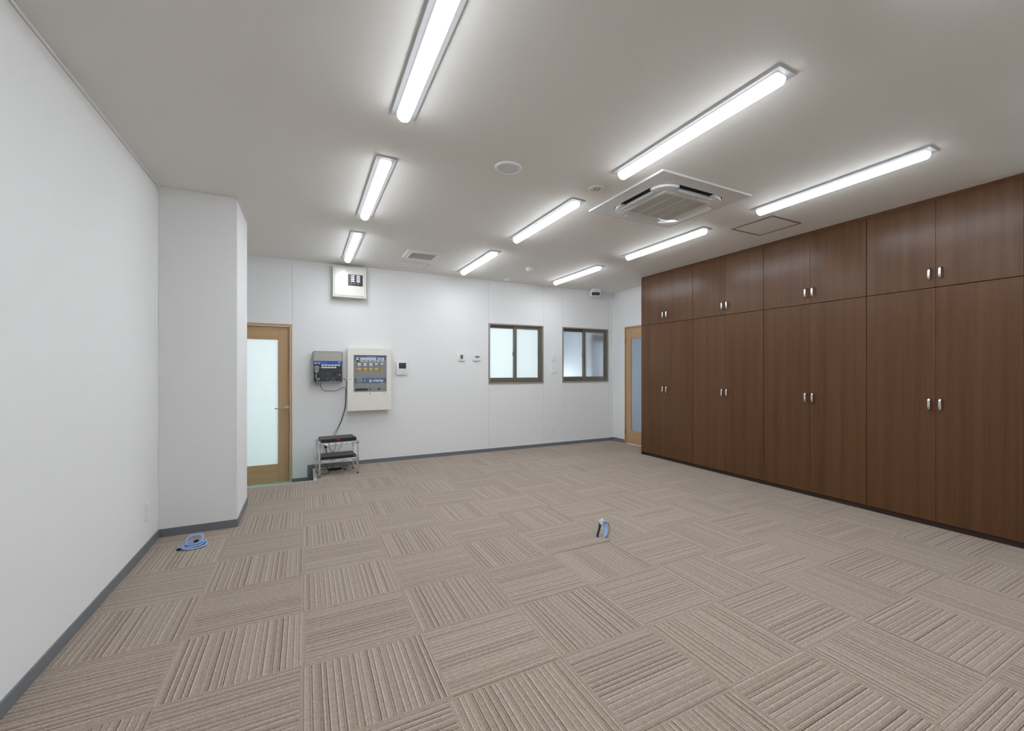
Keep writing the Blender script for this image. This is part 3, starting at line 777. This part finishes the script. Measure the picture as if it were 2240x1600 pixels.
face = ap('face_plate', AD, [(184, 1180, 598, 1232)], .0015, 0, .004)
ap('band_print', PWH, [(208, 285, 545, 578), (338, 400, 545, 578), (1040, 1125, 506, 530)], .0004, .002, parent=band)
ap('band_print', mat('amp_red', (.45, .06, .07), .4), [(285, 338, 545, 578)], .0004, .002, parent=band)
ap('band_print', mat('amp_pale_blue', (.25, .38, .75), .4), [(210, 455, 512, 524), (450, 640, 550, 566), (1035, 1110, 560, 574)], .0004, .002, parent=band)
for k in range(6):
    x0 = 442 + k * 113
    ap('key', PWH, [(x0, x0 + 111, 608, 640)], .002, .0015, parent=face)
    ap('key', PWH if k < 5 else PY_, [(x0 + 25, x0 + 84, 640, 668)], .002, .0015, .004, parent=face)
for k in range(5):
    x0 = 442 + k * 106
    ap('key', PWH, [(x0, x0 + 104, 690, 737)], .002, .0015, parent=face)
    ap('key', PLN, [(x0 + 20, x0 + 70, 748, 760)], .001, .0015, parent=face)
ap('display', AD2, [(440, 772, 868, 1022)], .001, .0015, .003, parent=face)
ap('socket', AD2, [(818, 972, 868, 1028)], .001, .0015, .003, parent=face); ap('socket', BLACK, [(850, 950, 895, 1010)], .001, .0025, .003, parent=face)
ap('indicator', LED_GREEN, [(1084, 1098, 816, 830)], .001, .0015, parent=face)
ap('indicator', mat('amp_red2', (.5, .04, .05), .4), [(1020, 1062, 978, 1000)], .001, .0015, parent=face); ap('indicator', PWH, [(1068, 1118, 972, 1000)], .001, .0015, parent=face)
ap('lower_panel', AD2, [(420, 1125, 1045, 1095), (585, 1125, 1108, 1180)], .001, .0015, parent=face)
ap('slot', BLACK, [(600, 780, 1120, 1168), (790, 1060, 1125, 1165)], .0006, .0025, parent=face)
ap('print', PTX, [(610, 740, 1128, 1140), (800, 940, 1130, 1140), (720, 960, 1195, 1205)], .0004, .0031, parent=face)
ap('mic_clip', AD2, [(215, 335, 690, 820)], .006, .0015, .004, parent=face)

# --- hand microphone hung on the amplifier
t = thing('hand_microphone', 'grey hand microphone with curly cord hung on the amplifier', 'microphone', (.263, YB, 1.125))
b = nb(); Y0 = AY - .008
prism(b, [(ax(200), az(680)), (ax(215), az(655)), (ax(350), az(655)), (ax(368), az(680)), (ax(345), az(905)), (ax(220), az(905))], Y0 - .026, Y0, 'Y', bev=.005)
obj('body', b, mat('mic_grey', (.30, .30, .28), .45), t, smooth=True)
b = nb(); box(b, ax(228), ax(340), Y0 - .0275, Y0 - .026, az(800), az(690), bev=.0006); obj('mouth_grille', b, mat('mic_grille', (.22, .22, .20), .6), t)
obj('talk_switch', B(ax(368), ax(374), Y0 - .02, Y0 - .006, az(800), az(730)), GREYC, t)
path = smooth_path([(ax(285), Y0 - .012, az(900)), (ax(272), Y0 - .018, az(960)), (ax(255), Y0 - .020, az(1030)), (ax(285), Y0 - .022, az(1110)), (ax(315), Y0 - .020, az(1190)), (ax(318), Y0 - .010, az(1270)), (ax(290), Y0 + .02, az(1330)), (ax(262), Y0 + .04, az(1310)), (ax(250), Y0 + .055, az(1268))], 14)
coil = []; turns = 34
for i, p in enumerate(path):
    d = (path[min(i + 1, len(path) - 1)] - path[max(i - 1, 0)]).normalized(); s_ = d.cross(Vector((0, 1, 0))).normalized(); u_ = s_.cross(d)
    for q in range(3):
        if i + q / 3 > len(path) - 1: break
        f_ = (i + q / 3) / (len(path) - 1); pp = path[i].lerp(path[min(i + 1, len(path) - 1)], q / 3)
        a_ = 2 * PI * turns * f_; rr = .006 if f_ > .12 else .002
        coil.append(pp + rr * (math.cos(a_) * s_ + math.sin(a_) * u_))
b = nb(); tube(b, coil, .0024, 6); obj('curly_cord', b, mat('cord_grey', (.36, .36, .35), .5), t, smooth=True)
b = nb(); box(b, ax(330), ax(395), Y0 - .015, AY - .002, az(1155), az(1105), bev=.003); obj('plug', b, mat('mic_grey2', (.42, .42, .41), .45), t)

# --- intercom
t = thing('intercom', 'white intercom with dark screen on wall right of fire panel', 'intercom', (1.2065, YB, 1.218))
b = nb(); rplate(b, 0, .093, .147, .186, .008, -.028, 0, .004); obj('body', b, WHITE, t, smooth=True)
b = nb(); rplate(b, .004, .130, .100, .080, .005, -.0295, -.0275, .0006); obj('screen', b, mat('dark_screen', (.035, .038, .042), .25), t)
b = nb(); rplate(b, .002, .045, .095, .050, .004, -.0290, -.0278, .0004); obj('button_pad', b, mat('pad_white', (.68, .70, .75), .4), t)

def remote(label, x, z, w, h, scr, m):
    t = thing('remote_controller', label, 'controller', (x, YB, z), group='remote controllers left of the window')
    b = nb(); rplate(b, 0, h / 2, w, h, .006, -.018, 0, .003); obj('body', b, WHITE, t, smooth=True)
    sx, sz, sw, sh = scr; b = nb(); rplate(b, sx, sz, sw, sh, .003, -.0195, -.0175, .0004); obj('screen', b, m, t)
    return t
remote('white wall controller with upright green grey display', 2.077, 1.424, .108, .118, (.002, .062, .040, .062), mat('lcd_green', (.12, .135, .11), .3))
t = remote('white wall controller with wide dark display, nearest the window', 2.319, 1.430, .106, .098, (.006, .060, .066, .022), mat('lcd_grey', (.085, .10, .13), .3))
b = nb(); box(b, -.028, .004, -.0186, -.0178, .030, .0335); obj('print', b, GREYC, t)

# --- switches and sockets
def plate(name, label, cat, loc, w, h, rot=0, grp=None, keys=()):
    t = thing(name, label, cat, loc, (0, 0, rot), grp)
    b = nb(); rplate(b, 0, h / 2, w, h, .004, -.010, 0, .002); obj('plate', b, WHITE, t, smooth=True)
    for (nm, x0, x1, z0, z1, m) in keys: obj(nm, B(x0, x1, -.0130, -.0095, z0, z1, bev=.0008), m, t)
    return t
plate('wall_switch', 'narrow white switch plate between the two windows, upper one', 'switch', (3.684, YB, 1.434), .070, .118, keys=[('rocker', -.018, .018, .070, .100, WHITE), ('rocker', -.018, .018, .022, .050, WHITE), ('pilot_lamp', -.006, .006, .056, .064, GREYW)])
plate('wall_switch', 'wide white switch plate between the two windows, lower one', 'switch', (3.684, YB, 1.228), .112, .122, keys=[('rocker', -.040, .040, .030, .100, WHITE), ('rocker', -.040, .005, .012, .026, WHITE), ('rocker', .010, .040, .012, .026, GREYW)])
OS = mat('socket_slot', (.12, .12, .12), .6)
def sock(label, loc, rot=0):
    plate('wall_socket', label, 'socket', loc, .072, .128, rot, 'white wall sockets', keys=[('outlet_face', -.020, .020, .068, .110, WHITE), ('outlet_face', -.020, .020, .018, .060, WHITE)])
sock('white wall socket low on back wall below the windows', (3.688, YB, .238))
sock('white wall socket low on the left wall near the pillar', (XL, 4.203, .217), PI / 2)
sock('white wall socket on back wall behind the chrome rack', (.240, YB, .185))

# ================================================================== RACK AND DEVICES
RK = (.352, 6.247, 0); RR = .085
t = thing('wire_rack', 'small chrome two shelf wire rack by the back wall', 'rack', RK, (0, 0, RR))
rw, rd = .211, .160; LG = None
for sx, sy in ((-1, -1), (1, -1), (-1, 1), (1, 1)):
    if LG is None:
        b = nb(); lathe(b, [(0, .012), (.0105, .012), (.0105, .415), (.008, .419), (0, .419)], 16); LG = obj('leg', b, CHROME, t, smooth=True); o = LG
        b = nb(); lathe(b, [(0, 0), (.013, 0), (.013, .006), (.008, .014), (0, .014)], 14); FT = obj('foot', b, RUBBER, LG, smooth=True)
        b = nb()
        for z in (.175, .381): lathe(b, [(.0105, -.022), (.014, -.022), (.0165, .022), (.0105, .022)], 16, (0, 0, z))
        CL = obj('collar', b, CHROME, LG, smooth=True)
    else: o = copy_tree(LG)
    o.location = (sx * rw, sy * rd, 0)
for zt in (.202, .408):
    b = nb(); z0 = zt - .034
    for z in (zt - .004, z0):
        for sy in (-1, 1): tube(b, [(-rw, sy * rd, z), (rw, sy * rd, z)], .0045, 8)
        for sx in (-1, 1): tube(b, [(sx * rw, -rd, z), (sx * rw, rd, z)], .0045, 8)
    # bent truss wires along the edges
    for sy in (-1, 1):
        pts = [(-rw + .02 + i * (2 * rw - .04) / 12, sy * rd, (zt - .006) if i % 2 else (z0 + .002)) for i in range(13)]; tube(b, smooth_path(pts, 3), .003, 6)
    for sx in (-1, 1):
        pts = [(sx * rw, -rd + .02 + i * (2 * rd - .04) / 8, (zt - .006) if i % 2 else (z0 + .002)) for i in range(9)]; tube(b, smooth_path(pts, 3), .003, 6)
    sh = obj('shelf', b, CHROME, t, smooth=True)
    b = nb()
    for i in range(1, 20): x = -rw + i * 2 * rw / 20; tube(b, [(x, -rd, zt - .0015), (x, rd, zt - .0015)], .0015, 6)
    for y in (-.05, .05): tube(b, [(-rw, y, zt - .0045), (rw, y, zt - .0045)], .003, 6)
    so = obj('shelf_wires', b, CHROME, sh); so['kind'] = 'stuff'
    b = nb()
    for sy in (-1, 1):
        for sx in (-1, 1):
            c_ = nb(); rplate(c_, sx * (rw - .038), zt - .017, .052, .026, .012, -.002, .002, .0008); bmesh.ops.translate(c_, verts=c_.verts[:], vec=(0, sy * (rd + .004), 0)); merge(b, c_)
    obj('corner_tab', b, ALU, sh, smooth=True)
def device(name, label, z, x0, x1, y0, y1, h):
    t = thing(name, label, 'device', (RK[0], RK[1], z), (0, 0, RR))
    b = nb(); box(b, x0, x1, y0 + .010, y1, .002, h, bev=.003); obj('case', b, BLACK_M, t)
    b = nb(); box(b, x0 - .001, x1 + .001, y0, y0 + .0098, .001, h - .001, bev=.002); obj('front_panel', b, BLACK, t)
    return t
t = device('recorder', 'black flat device with red display on the rack top shelf', .4085, -.196, .194, -.165, .128, .044)
obj('red_display', B(-.028, .010, -.1662, -.1648, .020, .034), emit_mat('red_segments', (1, .03, .02, 1), .35), t)
t = device('network_switch', 'black flat device with green light on the rack lower shelf', .2025, -.192, .192, -.160, .135, .036)
b = nb(); lathe(b, [(0, -.0015), (.005, -.0015), (.005, .0005), (0, .0005)], 14, (.168, -.1598, .018), 'Y'); obj('green_light', b, LED_GREEN, t)

def cable(name, label, pts, r, m, n=7, cat='cable', group=None):
    b = nb(); tube(b, smooth_path(pts, n), r, 8)
    return tag(obj(name, b, m, smooth=True), label, cat, group)
GRPC = 'cables around the rack'
cable('cable', 'black cable hanging from amplifier side down along fire panel to rack', [(.425, YB - .05, 1.172), (.452, YB - .045, 1.170), (.474, YB - .040, 1.155), (.488, YB - .030, 1.120), (.485, YB - .024, 1.06), (.4855, YB - .022, .95), (.482, YB - .022, .83), (.462, YB - .024, .72), (.425, YB - .04, .60), (.375, YB - .10, .50), (.345, 6.46, .455), (.342, 6.43, .440), (.335, 6.385, .435)], .0036, BLACKC, group=GRPC)
cable('cable', 'black cable looping under the amplifier from the microphone to fire panel', [(.178, YB - .06, 1.126), (.176, YB - .04, 1.095), (.186, YB - .03, 1.055), (.210, YB - .025, 1.022), (.25, YB - .022, 1.012), (.31, YB - .022, 1.010), (.355, YB - .022, 1.010), (.40, YB - .022, 1.032), (.435, YB - .022, 1.050), (.468, YB - .024, 1.048), (.478, YB - .030, 1.02), (.476, YB - .030, .92), (.472, YB - .031, .82), (.452, YB - .034, .72), (.418, YB - .05, .60), (.362, YB - .11, .50), (.322, 6.46, .457), (.316, 6.43, .442), (.310, 6.385, .436)], .0030, BLACKC, group=GRPC)
cable('power_cable', 'black power cord with plug in the socket behind the rack', [(.240, YB - .030, .270), (.240, YB - .048, .262), (.246, YB - .055, .22), (.262, YB - .06, .16), (.30, YB - .08, .12), (.33, YB - .10, .06), (.30, YB - .13, .01), (.22, YB - .16, .006), (.17, YB - .14, .006)], .0042, BLACKC, group=GRPC)
b = nb(); rplate(b, .240, .272, .034, .034, .012, YB - .044, YB - .011, .004); tag(obj('power_plug', b, RUBBER, smooth=True), 'black power plug pushed into the socket behind rack', 'plug')
cable('cable', 'dark cable drooping behind rack at its left, nearest the plug', [(.268, 6.39, .425), (.262, 6.44, .40), (.272, 6.48, .30), (.300, 6.50, .235), (.330, 6.47, .225), (.335, 6.392, .224)], .0034, BLACKC, group=GRPC)
cable('cable', 'grey cable drooping behind rack at its middle', [(.345, 6.395, .425), (.348, 6.45, .40), (.350, 6.48, .31), (.335, 6.49, .245), (.30, 6.46, .228), (.285, 6.388, .224)], .0028, GREYC, group=GRPC)
cable('cable', 'grey cable slanting behind rack at its right', [(.455, 6.404, .425), (.450, 6.45, .40), (.428, 6.48, .33), (.395, 6.49, .26), (.37, 6.46, .236), (.362, 6.394, .224)], .0032, GREYC, group=GRPC)
cable('cable', 'black cable trailing on the carpet under the rack front', [(.20, 6.30, .196), (.215, 6.30, .13), (.245, 6.29, .06), (.265, 6.27, .012), (.25, 6.23, .005), (.20, 6.20, .005), (.16, 6.19, .005)], .0034, BLACKC, group=GRPC)
t = thing('power_strip', 'black power strip with coiled lead on carpet under the rack', 'power strip', (.335, 6.43, 0), (0, 0, .05))
b = nb(); box(b, -.075, .075, -.022, .022, 0, .030, bev=.005); obj('body', b, BLACK, t)
b = nb(); tube(b, smooth_path([(.07, 0, .015), (.12, -.03, .03), (.15, -.01, .045), (.11, .03, .035), (.07, .02, .034), (.09, -.03, .012), (.135, -.05, .006), (.10, -.07, .005)], 6), .004, 8); obj('lead', b, BLACKC, t, smooth=True)

# ================================================================== BLUE CABLES ON THE FLOOR
t = thing('network_cable', 'coiled light blue network cable lying on carpet near the pillar', 'cable', (-.704, 4.150, 0), group='blue network cables on the floor')
b = nb()
def ell(cx_, cy_, cz, rx, ry, tilt, yaw, n=22, ph=0, wav=.0, wph=0):
    mt = Matrix.Rotation(yaw, 3, 'Z') @ Matrix.Rotation(tilt, 3, 'X')
    return [Vector((cx_, cy_, cz)) + mt @ Vector((rx * math.cos(2 * PI * k / n + ph), ry * math.sin(2 * PI * k / n + ph), wav * math.sin(4 * PI * k / n + wph))) for k in range(n)]
for k, (cx_, cy_, cz, rx, ry, yaw) in enumerate(((0, .000, .007, .078, .080, .25), (-.012, -.006, .016, .074, .046, .42), (.006, -.024, .010, .070, .058, .10), (.012, .006, .024, .058, .034, .30))):
    tube(b, ell(cx_, cy_, cz, rx, ry, 0, yaw, wav=.003, wph=k), .0046, 8, closed=True)
tube(b, ell(.000, .030, .044, .056, .042, .62, -.50), .0046, 8, closed=True)
tube(b, ell(-.002, .026, .042, .052, .038, .58, -.44), .0044, 8, closed=True)
obj('coil', b, BLUE, t, smooth=True)
b = nb(); box(b, .000, .030, -.012, .010, .026, .046, bev=.005); obj('cable_tie', b, BLACK, t)
b = nb(); tube(b, [(-.090, -.046, .007), (-.068, -.036, .008)], .0062, 8); obj('connector', b, BLACK, t)
t = thing('network_cable', 'looped light blue network cable standing upright with white tag mid-floor', 'cable', (1.995, 2.825, 0), (0, 0, -.10), group='blue network cables on the floor')
def arc(pts, r, n=8, m=6): return tube(nb(), smooth_path(pts, m), r, n)
b = nb()
for k in range(4):
    dx = (k - 1.5) * .008
    tube(b, smooth_path([(-.004 + dx * .3, -.030 + .004 * k, .006), (.018 + dx * .8, -.010, .030), (.032 + dx, .008, .066), (.028 + dx, .018, .102), (.012 + dx, .022, .120), (-.006 + dx, .026, .112), (-.012 + dx, .034, .080)], 5), .0056, 8)
obj('coil', b, BLUE, t, smooth=True)
b = nb(); tube(b, smooth_path([(.020, .010, .108), (.050, .020, .100), (.066, .020, .075), (.062, .010, .045), (.040, -.008, .018), (.008, -.024, .008)], 6), .0048, 8)
o = obj('grey_loop', b, GREYC, t, smooth=True)
b = nb(); box(b, -.022, .018, .016, .022, .098, .136, bev=.002); bmesh.ops.rotate(b, verts=b.verts[:], cent=(0, .02, .118), matrix=Matrix.Rotation(-.45, 3, 'Y')); o = obj('tag', b, WHITE, t); o['label'] = 'white tag'
b = nb(); tube(b, smooth_path([(-.004, .030, .112), (-.016, .022, .080), (-.028, .016, .050), (-.040, .010, .028), (-.044, .006, .010)], 5), [.009] * 20 + [.010], 8)
obj('connector', b, BLACK, t, smooth=True)
